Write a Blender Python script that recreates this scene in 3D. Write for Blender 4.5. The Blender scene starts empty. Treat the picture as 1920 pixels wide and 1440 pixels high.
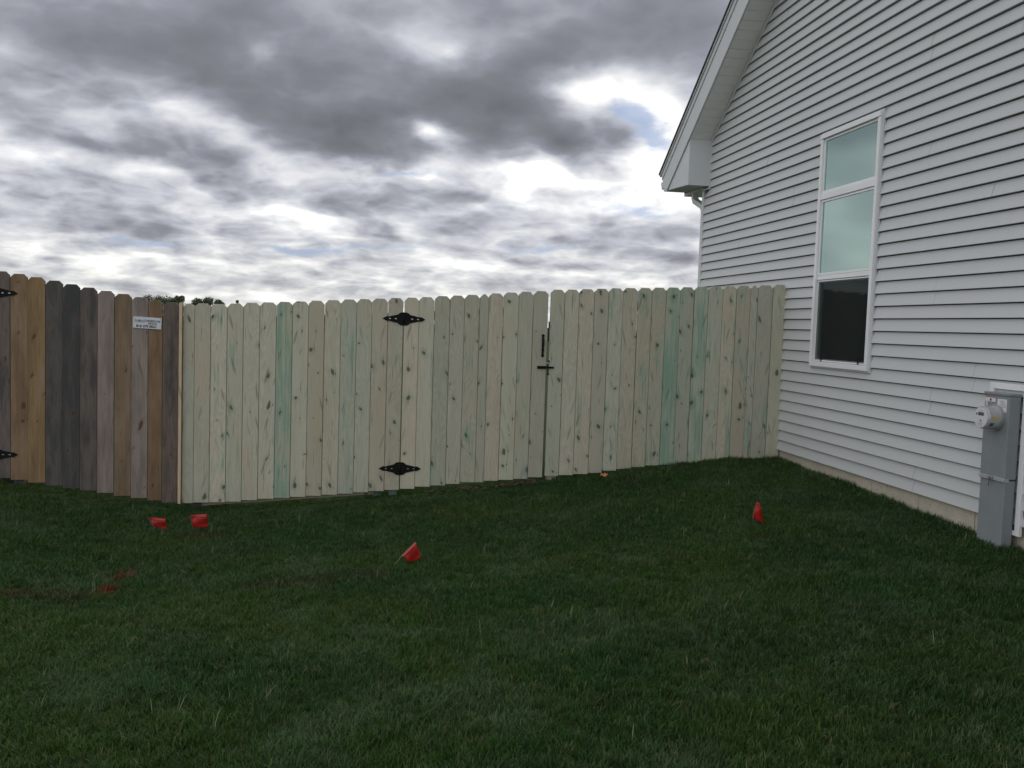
import bpy, bmesh, math, random
from mathutils import Vector, Matrix, noise
random.seed(7)
sc = bpy.context.scene
C = sc.collection
# ------------------------------------------------------------------ camera
H = 1.6                                   # eye height above the datum; z values below are relative to the eye
YAW, PITCH, ROLL, FPX = math.radians(8.94172), math.radians(3.71910), math.radians(1.89222), 1683.05
fw = Vector((math.sin(YAW)*math.cos(PITCH), math.cos(YAW)*math.cos(PITCH), -math.sin(PITCH)))
rt0 = fw.cross(Vector((0, 0, 1))).normalized(); up0 = rt0.cross(fw)
rt = rt0*math.cos(ROLL) + up0*math.sin(ROLL); up = up0*math.cos(ROLL) - rt0*math.sin(ROLL)
cd = bpy.data.cameras.new('camera'); cam = bpy.data.objects.new('camera', cd); C.objects.link(cam)
cd.sensor_fit = 'HORIZONTAL'; cd.sensor_width = 36; cd.lens = 36*FPX/1920; cd.clip_start = .05; cd.clip_end = 5000
M = Matrix((rt, up, -fw)).transposed().to_4x4(); M.translation = Vector((0, 0, H)); cam.matrix_world = M
sc.camera = cam
def ray(px, py): return (fw + rt*((px-960)/FPX) - up*((py-720)/FPX)).normalized()
def fence_at(px, py, F=8.73):
    d = ray(px, py); return d*(F/d.y)     # relative to the eye
def wall_at(px, py, W=4.2):
    d = ray(px, py); return d*(W/d.x)
# ------------------------------------------------------------------ view, world, sun
sc.render.engine = 'CYCLES'
sc.view_settings.view_transform = 'Standard'; sc.view_settings.look = 'None'
sc.view_settings.gamma = 1; sc.view_settings.exposure = 0.0; sc.view_settings.use_curve_mapping = False
SUN_AZ, SUN_EL = math.radians(17), math.radians(34)
sd = bpy.data.lights.new('sun', 'SUN'); sd.energy = 0.6; sd.angle = math.radians(25); sd.color = (1, .96, .9)
so = bpy.data.objects.new('sun', sd); C.objects.link(so)
sdir = Vector((math.sin(SUN_AZ)*math.cos(SUN_EL), math.cos(SUN_AZ)*math.cos(SUN_EL), math.sin(SUN_EL)))
so.rotation_euler = sdir.to_track_quat('Z', 'Y').to_euler(); so.location = (0, 0, 30)

class NT:
    def __init__(s, tree): s.t = tree; s.n = tree.nodes; s.l = tree.links
    def put(s, sock, v):
        if v is None: return
        if isinstance(v, bpy.types.NodeSocket): s.l.new(v, sock)
        else:
            try: sock.default_value = v
            except Exception: sock.default_value = (v, v, v)
    def node(s, typ, **kw):
        n = s.n.new(typ)
        for k, v in kw.items(): setattr(n, k, v)
        return n
    def m(s, op, a, b=None, c=None, clamp=False):
        n = s.node('ShaderNodeMath', operation=op, use_clamp=clamp)
        for i, v in enumerate((a, b, c)): s.put(n.inputs[i], v) if v is not None else None
        return n.outputs[0]
    def vm(s, op, a, b=None, scale=None):
        n = s.node('ShaderNodeVectorMath', operation=op); s.put(n.inputs[0], a)
        if b is not None: s.put(n.inputs[1], b)
        if scale is not None: s.put(n.inputs['Scale'], scale)
        return n.outputs['Value'] if op in ('LENGTH', 'DISTANCE', 'DOT_PRODUCT') else n.outputs[0]
    def noise(s, vec, scale, detail=3, rough=.5, dist=0, dims='3D', out=0):
        n = s.node('ShaderNodeTexNoise', noise_dimensions=dims); s.put(n.inputs['Vector'], vec)
        s.put(n.inputs['Scale'], scale); s.put(n.inputs['Detail'], detail); s.put(n.inputs['Roughness'], rough); s.put(n.inputs['Distortion'], dist)
        return n.outputs[out]
    def comb(s, x=0, y=0, z=0):
        n = s.node('ShaderNodeCombineXYZ')
        for i, v in enumerate((x, y, z)): s.put(n.inputs[i], v)
        return n.outputs[0]
    def sep(s, v):
        n = s.node('ShaderNodeSeparateXYZ'); s.put(n.inputs[0], v); return n.outputs
    def ramp(s, f, stops, interp='LINEAR'):
        n = s.node('ShaderNodeValToRGB'); s.put(n.inputs[0], f); r = n.color_ramp; r.interpolation = interp
        while len(r.elements) > 1: r.elements.remove(r.elements[-1])
        r.elements[0].position = stops[0][0]; r.elements[0].color = (*stops[0][1], 1)
        for p, c in stops[1:]:
            e = r.elements.new(p); e.color = (*c, 1)
        return n.outputs[0]
    def mr(s, v, a, b, c=0, d=1, smooth=True):
        n = s.node('ShaderNodeMapRange', interpolation_type='SMOOTHSTEP' if smooth else 'LINEAR')
        for i, q in enumerate((v, a, b, c, d)): s.put(n.inputs[i], q)
        return n.outputs[0]
    def mix(s, f, a, b, mode='MIX'):
        n = s.node('ShaderNodeMix', data_type='RGBA', blend_type=mode); s.put(n.inputs[0], f)
        for k, v in ((6, a), (7, b)):
            if isinstance(v, tuple) and len(v) == 3: v = (*v, 1)
            s.put(n.inputs[k], v)
        return n.outputs[2]

world = bpy.data.worlds.new('World'); sc.world = world; world.use_nodes = True
w = NT(world.node_tree); w.n.clear()
wout = w.node('ShaderNodeOutputWorld'); bg = w.node('ShaderNodeBackground'); w.l.new(bg.outputs[0], wout.inputs[0])
bg.inputs['Strength'].default_value = 0.1
sky = w.node('ShaderNodeTexSky', sky_type='NISHITA', sun_disc=False, sun_elevation=SUN_EL, sun_rotation=SUN_AZ)
tc = w.node('ShaderNodeTexCoord').outputs['Generated']
dx, dy, dz = w.sep(tc)[0:3]
zc = w.m('ADD', w.m('MAXIMUM', dz, 0.0), 0.30)
plane = w.comb(w.m('DIVIDE', dx, zc), w.m('DIVIDE', dy, zc), 0.0)          # cloud deck seen in perspective
n_big = w.noise(plane, 0.8, 2, .5, .3)
n_mid = w.noise(w.vm('ADD', plane, (7.3, 2.1, 0)), 3.9, 8, .56, .0)
vo = w.node('ShaderNodeTexVoronoi', voronoi_dimensions='2D', feature='SMOOTH_F1'); w.put(vo.inputs['Vector'], w.vm('ADD', plane, w.vm('SCALE', w.vm('SUBTRACT', w.noise(plane, 4.0, 3, .55, 0, '3D', 1), (.5, .5, .5)), scale=.22)))
vo.inputs['Scale'].default_value = 6.6; vo.inputs['Smoothness'].default_value = .45; vo.inputs['Detail'].default_value = 2.5; vo.inputs['Roughness'].default_value = .5
puff = w.m('SUBTRACT', .42, vo.outputs['Distance'])                        # rounded billows
n_fine = w.noise(w.vm('ADD', plane, (1.3, 9.1, 0)), 11.0, 6, .6, .1)
az = w.m('ARCTAN2', dx, dy); el = w.m('ARCSINE', dz)
warpn = w.node('ShaderNodeTexNoise'); w.put(warpn.inputs['Vector'], plane); warpn.inputs['Scale'].default_value = 3.2; warpn.inputs['Detail'].default_value = 5
wr, wg, wb = w.sep(warpn.outputs['Color'])[0:3]
u = w.m('ADD', az, w.m('MULTIPLY', w.m('SUBTRACT', wr, .5), .12))
v = w.m('ADD', el, w.m('MULTIPLY', w.m('SUBTRACT', wg, .5), .075))
uv = w.comb(u, v, 0)
def azel(px, py):
    d = ray(px, py); return math.atan2(d.x, d.y), math.asin(d.z)
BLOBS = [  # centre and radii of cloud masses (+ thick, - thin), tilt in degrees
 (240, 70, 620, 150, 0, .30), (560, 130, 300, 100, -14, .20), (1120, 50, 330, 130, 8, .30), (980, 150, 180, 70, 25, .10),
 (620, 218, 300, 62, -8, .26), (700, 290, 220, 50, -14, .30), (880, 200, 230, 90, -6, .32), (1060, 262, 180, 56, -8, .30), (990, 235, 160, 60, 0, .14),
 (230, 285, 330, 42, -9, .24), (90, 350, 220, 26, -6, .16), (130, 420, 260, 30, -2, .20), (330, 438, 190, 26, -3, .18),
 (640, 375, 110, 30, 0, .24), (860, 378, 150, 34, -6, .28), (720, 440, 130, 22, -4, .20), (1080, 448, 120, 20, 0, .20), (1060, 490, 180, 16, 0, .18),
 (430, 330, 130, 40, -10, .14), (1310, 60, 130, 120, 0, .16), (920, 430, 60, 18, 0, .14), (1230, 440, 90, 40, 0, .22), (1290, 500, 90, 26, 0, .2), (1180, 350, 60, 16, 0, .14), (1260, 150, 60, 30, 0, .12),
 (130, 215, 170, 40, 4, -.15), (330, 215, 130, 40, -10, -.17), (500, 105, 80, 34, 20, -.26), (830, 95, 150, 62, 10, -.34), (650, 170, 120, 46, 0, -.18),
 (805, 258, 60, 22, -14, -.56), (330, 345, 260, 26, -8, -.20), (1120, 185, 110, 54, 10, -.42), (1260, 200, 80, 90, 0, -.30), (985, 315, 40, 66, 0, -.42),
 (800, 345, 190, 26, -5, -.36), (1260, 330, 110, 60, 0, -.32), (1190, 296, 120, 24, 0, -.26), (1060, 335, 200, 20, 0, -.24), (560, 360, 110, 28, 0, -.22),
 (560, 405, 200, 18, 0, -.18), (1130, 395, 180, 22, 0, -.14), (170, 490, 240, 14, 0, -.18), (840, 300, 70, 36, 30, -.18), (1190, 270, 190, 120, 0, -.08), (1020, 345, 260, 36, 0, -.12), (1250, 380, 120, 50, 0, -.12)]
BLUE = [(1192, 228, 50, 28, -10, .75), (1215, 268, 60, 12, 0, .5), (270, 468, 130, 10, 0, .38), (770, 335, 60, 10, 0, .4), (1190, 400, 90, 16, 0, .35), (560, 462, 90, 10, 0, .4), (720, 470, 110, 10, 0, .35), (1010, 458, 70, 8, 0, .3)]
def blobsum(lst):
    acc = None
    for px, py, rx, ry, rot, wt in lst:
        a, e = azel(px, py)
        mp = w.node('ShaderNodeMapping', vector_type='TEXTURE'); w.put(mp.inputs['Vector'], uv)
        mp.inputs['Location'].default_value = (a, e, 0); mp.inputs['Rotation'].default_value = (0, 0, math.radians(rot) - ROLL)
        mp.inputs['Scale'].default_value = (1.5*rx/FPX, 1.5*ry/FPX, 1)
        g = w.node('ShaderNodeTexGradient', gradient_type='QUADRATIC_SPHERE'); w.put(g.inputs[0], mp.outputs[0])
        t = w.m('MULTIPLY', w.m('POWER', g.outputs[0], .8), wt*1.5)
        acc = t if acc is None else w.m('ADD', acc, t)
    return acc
band = w.noise(w.comb(w.m('MULTIPLY', az, 9.0), w.m('MULTIPLY', el, 58.0), 0), 1.0, 5, .6, .25)   # long low bands near the horizon
near_h = w.mr(el, .02, .17, 1, 0)
# thick cloud ahead; unseen sky overhead and behind thinned to brighten fence and siding
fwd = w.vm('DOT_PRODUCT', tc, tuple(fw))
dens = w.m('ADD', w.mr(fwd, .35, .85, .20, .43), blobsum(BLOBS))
calm = w.mr(el, .16, .36, 1, .55)
dens = w.m('ADD', dens, w.m('MULTIPLY', w.m('SUBTRACT', n_big, .5), .20))
dens = w.m('ADD', dens, w.m('MULTIPLY', w.m('MULTIPLY', w.m('SUBTRACT', n_mid, .5), .62), calm))
dens = w.m('ADD', dens, w.m('MULTIPLY', w.m('SUBTRACT', n_fine, .5), .22))
dens = w.m('ADD', dens, w.m('MULTIPLY', w.m('MULTIPLY', puff, .36), calm))
dens = w.m('ADD', dens, w.m('MULTIPLY', w.m('MULTIPLY', w.m('SUBTRACT', band, .53), .95), near_h))
dens = w.m('SUBTRACT', dens, w.m('ADD', w.mr(el, -.01, .035, .12, 0), w.mr(el, .03, .24, .05, 0)))
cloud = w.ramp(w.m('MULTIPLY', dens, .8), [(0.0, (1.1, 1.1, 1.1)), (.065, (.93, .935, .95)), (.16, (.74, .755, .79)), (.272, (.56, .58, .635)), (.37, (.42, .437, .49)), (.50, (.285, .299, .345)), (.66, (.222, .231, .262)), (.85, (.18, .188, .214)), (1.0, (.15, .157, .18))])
blue = w.m('MULTIPLY', w.mr(w.m('ADD', blobsum(BLUE), w.m('MULTIPLY', w.m('SUBTRACT', n_fine, .5), 1.1)), .02, .60), w.mr(dens, .34, .62, 1, 0))
warm = w.mix(w.mr(el, 0, .12, .55, 0), (1, 1, 1), (1.03, 1.0, .90))
cloud = w.mix(1.0, cloud, warm, 'MULTIPLY')
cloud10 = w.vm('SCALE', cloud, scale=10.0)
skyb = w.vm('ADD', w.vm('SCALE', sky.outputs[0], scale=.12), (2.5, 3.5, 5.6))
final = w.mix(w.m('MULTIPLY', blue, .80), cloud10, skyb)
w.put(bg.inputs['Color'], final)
world.cycles.sampling_method = 'MANUAL'; world.cycles.sample_map_resolution = 1024

# ------------------------------------------------------------------ helpers
def tag(o, label=None, cat=None, group=None, kind=None):
    if label: o['label'] = label
    if cat: o['category'] = cat
    if group: o['group'] = group
    if kind: o['kind'] = kind
    return o
def empty(name, loc=(0, 0, 0)):
    o = bpy.data.objects.new(name, None); C.objects.link(o); o.location = loc; o.empty_display_size = .2; return o
class MB:
    def __init__(s): s.b = bmesh.new()
    def box(s, x0, x1, y0, y1, z0, z1, bev=0, mat=None):
        vs = [s.b.verts.new(p) for p in ((x0,y0,z0),(x1,y0,z0),(x1,y1,z0),(x0,y1,z0),(x0,y0,z1),(x1,y0,z1),(x1,y1,z1),(x0,y1,z1))]
        fs = [s.b.faces.new([vs[i] for i in f]) for f in ((3,2,1,0),(4,5,6,7),(0,1,5,4),(1,2,6,5),(2,3,7,6),(3,0,4,7))]
        if mat is not None: bmesh.ops.transform(s.b, matrix=mat, verts=vs)
        if bev:
            es = list({e for f in fs for e in f.edges})
            bmesh.ops.bevel(s.b, geom=es, offset=bev, segments=1, affect='EDGES', profile=.5)
        return s
    def prism(s, pts, vec, bev=0):
        """pts: closed outline of 3D points, extruded along vec"""
        vec = Vector(vec); a = [s.b.verts.new(p) for p in pts]; b = [s.b.verts.new(Vector(p)+vec) for p in pts]
        n = len(pts); fs = [s.b.faces.new(a), s.b.faces.new(b[::-1])]
        for i in range(n): fs.append(s.b.faces.new((a[i], b[i], b[(i+1) % n], a[(i+1) % n])))
        bmesh.ops.recalc_face_normals(s.b, faces=fs)
        if bev:
            es = list(set(fs[0].edges))
            bmesh.ops.bevel(s.b, geom=es, offset=bev, segments=1, affect='EDGES', profile=.5)
        return s
    def tube(s, pts, r, n=8):
        rings = []; pts = [Vector(p) for p in pts]
        rr = r if isinstance(r, (list, tuple)) else [r]*len(pts)
        for i, p in enumerate(pts):
            d = (pts[min(i+1, len(pts)-1)] - pts[max(i-1, 0)]).normalized()
            a = d.orthogonal().normalized() if abs(d.z) > .99 else d.cross(Vector((0, 0, 1))).normalized()
            b = d.cross(a)
            rings.append([s.b.verts.new(p + (a*math.cos(2*math.pi*k/n) + b*math.sin(2*math.pi*k/n))*rr[i]) for k in range(n)])
        for i in range(len(rings)-1):
            for k in range(n): s.b.faces.new((rings[i][k], rings[i][(k+1) % n], rings[i+1][(k+1) % n], rings[i+1][k]))
        s.b.faces.new(rings[0][::-1]); s.b.faces.new(rings[-1]); return s
    def build(s, name, mat, parent=None, smooth=False, loc=None):
        bmesh.ops.recalc_face_normals(s.b, faces=s.b.faces)
        me = bpy.data.meshes.new(name); s.b.to_mesh(me); s.b.free()
        if mat: me.materials.append(mat)
        if smooth:
            for p in me.polygons: p.use_smooth = True
        o = bpy.data.objects.new(name, me); C.objects.link(o)
        if parent: o.parent = parent
        if loc is not None: o.location = loc
        return o
def relz(p): return Vector((p[0], p[1], p[2]+H))

# ------------------------------------------------------------------ materials
def mat(name):
    m = bpy.data.materials.new(name); m.use_nodes = True; t = NT(m.node_tree); t.n.clear()
    out = t.node('ShaderNodeOutputMaterial'); p = t.node('ShaderNodeBsdfPrincipled'); t.l.new(p.outputs[0], out.inputs[0])
    t.out = out; t.p = p; return m, t
def bump(t, h, strength=.3, dist=.003):
    b = t.node('ShaderNodeBump'); t.put(b.inputs['Height'], h); b.inputs['Strength'].default_value = strength; b.inputs['Distance'].default_value = dist
    t.l.new(b.outputs[0], t.p.inputs['Normal'])
def simple(name, col, rough=.5, metal=0, spec=.5, var=.0, scale=20):
    m, t = mat(name)
    if var:
        pos = t.node('ShaderNodeTexCoord').outputs['Object']
        n = t.noise(pos, scale, 4, .6); f = t.mr(n, .3, .7, 1-var, 1+var, False)
        t.put(t.p.inputs['Base Color'], t.vm('SCALE', (*col,), scale=f))
    else: t.p.inputs['Base Color'].default_value = (*col, 1)
    t.p.inputs['Roughness'].default_value = rough; t.p.inputs['Metallic'].default_value = metal; t.p.inputs['Specular IOR Level'].default_value = spec
    return m
def wood(name, weathered):
    m, t = mat(name)
    oi = t.node('ShaderNodeObjectInfo'); tco = t.node('ShaderNodeTexCoord').outputs['Object']
    x, y, z = t.sep(tco)[0:3]; R = oi.outputs['Random']
    ox = t.m('MULTIPLY', R, 71.3); oz = t.m('MULTIPLY', R, 333.1)
    # knots: random cells down the board
    kx = t.m('ADD', t.m('MULTIPLY', x, 8.0), ox); kz = t.m('ADD', t.m('ADD', t.m('MULTIPLY', z, 6.2), oz), t.m('MULTIPLY', x, t.m('MULTIPLY', t.m('SUBTRACT', t.m('FRACT', t.m('MULTIPLY', R, 17.0)), .5), 14.0)))
    wx = t.noise(t.comb(kx, kz, 0), 1.7, 2); 
    kv = t.comb(kx, t.m('ADD', kz, t.m('MULTIPLY', wx, .6)), 0)
    vo = t.node('ShaderNodeTexVoronoi', voronoi_dimensions='2D', feature='F1'); t.put(vo.inputs['Vector'], kv); vo.inputs['Scale'].default_value = 1.0; vo.inputs['Randomness'].default_value = 1
    kd = vo.outputs['Distance']; kr, kg, kb = t.sep(vo.outputs['Color'])[0:3]
    size = t.m('ADD', .04, t.m('MULTIPLY', t.m('POWER', kr, 2.0), .15))
    present = t.m('GREATER_THAN', kg, .64 if not weathered else .70)
    knot = t.m('MULTIPLY', t.mr(kd, t.m('MULTIPLY', size, .55), t.m('MULTIPLY', size, 1.15), 1, 0), present)
    halo = t.m('MULTIPLY', t.mr(kd, size, t.m('MULTIPLY', size, 3.4), 1, 0), present)
    pv = t.vm('SUBTRACT', kv, vo.outputs['Position']); px_, pz_, _q = t.sep(pv)[0:3]
    tail = t.m('MULTIPLY', t.m('MULTIPLY', t.mr(t.m('ABSOLUTE', t.m('ADD', px_, t.m('MULTIPLY', t.m('SUBTRACT', wx, .5), .12))), .0, .05, 1, 0), t.mr(t.m('ABSOLUTE', pz_), .05, .75, 1, 0)), t.m('MULTIPLY', t.m('GREATER_THAN', kb, .55), t.m('GREATER_THAN', kg, .35)))
    # slanted branch scars
    sh = t.m('MULTIPLY', t.m('SUBTRACT', t.m('GREATER_THAN', t.m('FRACT', t.m('MULTIPLY', R, 29.0)), .5), .5), 22.0)
    v2 = t.comb(t.m('ADD', t.m('MULTIPLY', x, 7.0), ox), t.m('ADD', t.m('ADD', t.m('MULTIPLY', z, 3.6), oz), t.m('MULTIPLY', x, sh)), t.m('MULTIPLY', wx, .4))
    vo2 = t.node('ShaderNodeTexVoronoi', voronoi_dimensions='2D', feature='F1'); t.put(vo2.inputs['Vector'], t.vm('ADD', v2, t.vm('SCALE', t.noise(v2, 5.0, 3, .6, 0, '3D', 1), scale=.10))); vo2.inputs['Scale'].default_value = 1.0
    s1, s2, s3 = t.sep(vo2.outputs['Color'])[0:3]; sz2 = t.m('ADD', .06, t.m('MULTIPLY', s1, .12))
    scar = t.m('MULTIPLY', t.m('MULTIPLY', t.mr(vo2.outputs['Distance'], t.m('MULTIPLY', sz2, .5), t.m('MULTIPLY', sz2, 1.25), 1, 0), t.m('GREATER_THAN', s2, .48)), t.m('ADD', .35, t.m('MULTIPLY', s3, .65)))
    # grain, pushed aside round the knots
    gx = t.m('ADD', t.m('MULTIPLY', x, 1.0), t.m('MULTIPLY', halo, .02))
    low = t.noise(t.comb(t.m('ADD', t.m('MULTIPLY', x, 5), ox), 0, t.m('ADD', t.m('MULTIPLY', z, 1.1), oz)), 1.0, 2)
    wav = t.m('MULTIPLY', t.m('SINE', t.m('ADD', t.m('MULTIPLY', low, 120), t.m('MULTIPLY', gx, 90))), t.mr(t.m('FRACT', t.m('MULTIPLY', R, 7.0)), .35, .8, .4, 2.6))
    gr = t.noise(t.comb(t.m('ADD', t.m('MULTIPLY', gx, 190), ox), 0, t.m('ADD', t.m('MULTIPLY', z, 5), oz)), 1.0, 4, .65)
    blotch = t.noise(t.comb(t.m('ADD', t.m('MULTIPLY', x, 9), ox), 3, t.m('ADD', t.m('MULTIPLY', z, 1.7), oz)), 1.0, 4, .6)
    streak = t.noise(t.comb(t.m('ADD', t.m('MULTIPLY', x, 42), ox), 9, t.m('ADD', t.m('MULTIPLY', z, 1.5), oz)), 1.0, 3, .6, 1.2)
    fine = t.noise(tco, 420, 2, .6)
    col = oi.outputs['Color']; amt = oi.outputs['Alpha']
    if weathered:
        f = t.m('ADD', t.m('ADD', .42, t.m('MULTIPLY', gr, .70)), t.m('ADD', t.m('MULTIPLY', t.mr(blotch, .34, .66), .34), t.m('MULTIPLY', t.mr(streak, .36, .64), .16)))
        f = t.m('MULTIPLY', f, t.m('ADD', .94, t.m('MULTIPLY', fine, .12)))
        f = t.m('ADD', f, t.m('MULTIPLY', wav, .025))
        c = t.vm('SCALE', col, scale=f)
        c = t.mix(t.m('MULTIPLY', t.mr(blotch, .55, .72), .35), c, (.26, .235, .215))
        dn = t.m('ADD', t.m('MULTIPLY', blotch, .90), t.m('MULTIPLY', streak, .22))
        # mildew, more of it in boards with a high amount
        thr = t.m('SUBTRACT', .80, t.m('MULTIPLY', amt, .42))
        mil = t.mr(dn, thr, t.m('ADD', thr, .22))
        c = t.mix(t.m('MULTIPLY', mil, .80), c, (.040, .044, .046))
        c = t.mix(t.m('MULTIPLY', scar, .4), c, (.07, .045, .03))
        c = t.mix(t.m('MULTIPLY', knot, .8), c, (.05, .025, .012))
        c = t.mix(t.m('MULTIPLY', halo, .25), c, (.16, .085, .04))
        hgt = t.m('ADD', gr, t.m('MULTIPLY', knot, .4)); rough = .85
    else:
        f = t.m('ADD', t.m('ADD', .70, t.m('MULTIPLY', gr, .50)), t.m('MULTIPLY', t.m('SUBTRACT', blotch, .5), .32))
        f = t.m('MULTIPLY', f, t.m('ADD', .95, t.m('MULTIPLY', fine, .10)))
        f = t.m('ADD', f, t.m('MULTIPLY', wav, .022))
        c = t.vm('SCALE', col, scale=f)
        c = t.mix(t.m('MULTIPLY', t.mr(low, .52, .68), .35), c, (.50, .40, .28))         # warmer heartwood
        # green preservative, soaked in along the grain and round knots
        gn = t.m('ADD', t.m('ADD', t.m('MULTIPLY', blotch, .7), t.m('MULTIPLY', streak, .42)), t.m('MULTIPLY', halo, .10))
        thr = t.m('SUBTRACT', .80, t.m('MULTIPLY', amt, .46))
        g = t.mr(gn, thr, t.m('ADD', thr, .20))
        c = t.mix(t.m('MULTIPLY', g, t.m('ADD', .30, t.m('MULTIPLY', streak, .85))), c, (.21, .36, .275))
        c = t.mix(t.m('MULTIPLY', scar, .58), c, t.mix(s3, (.12, .20, .15), (.16, .15, .11)))
        c = t.mix(t.m('MULTIPLY', tail, .55), c, (.15, .17, .115))
        crack = t.m('MULTIPLY', t.mr(streak, .61, .70), t.mr(blotch, .42, .60))
        c = t.mix(t.m('MULTIPLY', crack, .65), c, (.13, .14, .095))
        c = t.mix(t.m('MULTIPLY', halo, .16), c, (.20, .25, .18))
        c = t.mix(t.m('MULTIPLY', knot, .86), c, (.075, .085, .06))
        hgt = t.m('ADD', gr, t.m('MULTIPLY', knot, .3)); rough = .72
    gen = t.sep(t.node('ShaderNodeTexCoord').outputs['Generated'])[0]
    edge = t.mr(t.m('ABSOLUTE', t.m('SUBTRACT', gen, .5)), .465, .5, 0, .7)              # painted dark edge line for the shaded seams between boards
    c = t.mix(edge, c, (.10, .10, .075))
    t.put(t.p.inputs['Base Color'], c); t.p.inputs['Roughness'].default_value = rough; t.p.inputs['Specular IOR Level'].default_value = .25
    bump(t, hgt, .35, .002)
    return m
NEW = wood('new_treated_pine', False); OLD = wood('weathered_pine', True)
def siding_mat():
    m, t = mat('grey_vinyl_siding'); tco = t.node('ShaderNodeNewGeometry').outputs['Position']
    x, y, z = t.sep(tco)[0:3]
    g = t.noise(t.comb(0, t.m('MULTIPLY', y, 14), t.m('MULTIPLY', z, 170)), 1, 3, .7)
    b = t.noise(tco, .9, 3); sp = t.noise(tco, 260, 2, .7)
    f = t.m('ADD', .90, t.m('ADD', t.m('ADD', t.m('MULTIPLY', g, .07), t.m('MULTIPLY', b, .06)), t.m('MULTIPLY', sp, .07)))
    dirt = t.mr(z, H-1.2, H-.75, .10, 0)
    c = t.vm('SCALE', (.565, .59, .60), scale=f); c = t.mix(dirt, c, (.30, .27, .22))
    t.put(t.p.inputs['Base Color'], c); t.p.inputs['Roughness'].default_value = .5; t.p.inputs['Specular IOR Level'].default_value = .35
    bump(t, t.m('ADD', g, sp), .25, .0012); return m
SIDING = siding_mat()
TRIM = simple('pale_grey_trim', (.60, .63, .65), .45, var=.03, scale=3)
SOFFIT = simple('soffit_vinyl', (.80, .81, .79), .5, var=.04, scale=6)
WHITE = simple('white_vinyl', (.82, .83, .85), .35, var=.02, scale=5)
SHEATH = simple('dark_sheathing', (.05, .05, .05), .9); WRAP = simple('house_wrap', (.10, .10, .11), .9)
BLACK = simple('black_powder_coat', (.006, .0065, .007), .7, spec=.2, var=.2, scale=60)
STEEL = simple('galvanised_screw', (.45, .45, .46), .35, metal=.9)
METERGREY = simple('grey_meter_paint', (.235, .262, .275), .45, var=.06, scale=9)
def concrete():
    m, t = mat('foundation_concrete'); p = t.node('ShaderNodeNewGeometry').outputs['Position']
    a = t.noise(p, 5, 5, .6); b = t.noise(p, 60, 4, .6); c = t.vm('SCALE', (.50, .455, .375), scale=t.m('ADD', .62, t.m('ADD', t.m('MULTIPLY', a, .5), t.m('MULTIPLY', b, .25))))
    pit = t.mr(t.noise(p, 38, 2), .66, .72); z = t.sep(p)[2]
    c = t.mix(t.m('MULTIPLY', pit, .6), c, (.10, .075, .055))
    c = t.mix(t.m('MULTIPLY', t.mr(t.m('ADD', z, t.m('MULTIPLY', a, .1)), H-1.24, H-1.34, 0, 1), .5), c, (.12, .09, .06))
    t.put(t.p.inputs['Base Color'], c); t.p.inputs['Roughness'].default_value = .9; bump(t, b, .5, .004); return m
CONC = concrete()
def shingle():
    m, t = mat('roof_shingle'); p = t.node('ShaderNodeTexCoord').outputs['Object']
    n = t.noise(p, 60, 3, .7); c = t.ramp(n, [(.3, (.03, .03, .032)), (.7, (.09, .085, .085))]); t.put(t.p.inputs['Base Color'], c); t.p.inputs['Roughness'].default_value = .95; return m
SHINGLE = shingle()

# ------------------------------------------------------------------ ground
FX = [(-9, -1.30), (-5.2, -1.42), (-3.28, -1.595), (-2.4, -1.715), (-1.58, -1.835), (-.8, -1.80), (.05, -1.725), (.3, -1.71), (1.72, -1.565), (2.94, -1.41), (3.6, -1.35), (4.2, -1.325), (6, -1.30)]
CX = [(-9, -1.62), (-5, -1.64), (-2, -1.62), (0, -1.58), (2, -1.52), (4.2, -1.43), (6, -1.42)]
def interp(tab, x):
    if x <= tab[0][0]: return tab[0][1]
    for (a, b), (c, d) in zip(tab, tab[1:]):
        if x <= c:
            q = (x-a)/(c-a); return b + (d-b)*q
    return tab[-1][1]
def ground_rel(x, y):
    q = min(1, max(0, (y-1.5)/7.0)); q = q*q*(3-2*q)*.7 + q*.3
    z = interp(CX, x)*(1-q) + interp(FX, x)*q
    # the yard falls evenly along the house
    if x > 2.8:
        k = min(1, (x-2.8)/1.3); k = k*k*(3-2*k); hz = -1.322 - max(0, 8.72-y)*.0170; z = z*(1-k) + hz*k
    if y > 9.2: z = z*max(0, 1-(y-9.2)/25) + -1.9*min(1, (y-9.2)/25)
    if y < 20: z += .016*noise.noise(Vector((x*1.3, y*1.3, 0))) + .007*noise.noise(Vector((x*4, y*4, 3)))
    return z
def on_ground(px, py):
    d = ray(px, py); lo, hi = 1.0, 60.0
    for i in range(60):
        s = (lo+hi)/2; p = d*s
        if p.z < ground_rel(p.x, p.y): hi = s
        else: lo = s
    return d*lo
def smooth_ticks(fine0, fine1, step, far0, far1):
    t = []; x = fine0
    while x <= fine1+1e-6: t.append(x); x += step
    s = step; x = fine1
    while x < far1: s *= 1.35; x += s; t.append(min(x, far1))
    s = step; x = fine0
    while x > far0: s *= 1.35; x -= s; t.insert(0, max(x, far0))
    return t
def sheet(name, xs, ys, m, parent=None):
    vs = [(x, y, ground_rel(x, y)+H) for y in ys for x in xs]; nx = len(xs)
    fs = [(j*nx+i, j*nx+i+1, (j+1)*nx+i+1, (j+1)*nx+i) for j in range(len(ys)-1) for i in range(nx-1)]
    me = bpy.data.meshes.new(name); me.from_pydata(vs, [], fs)
    for p in me.polygons: p.use_smooth = True
    if m: me.materials.append(m)
    o = bpy.data.objects.new(name, me); C.objects.link(o); return o
PAINT = [on_ground(*q) for q in ((240, 1083), (224, 1090), (205, 1112), (193, 1118))]
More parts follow.
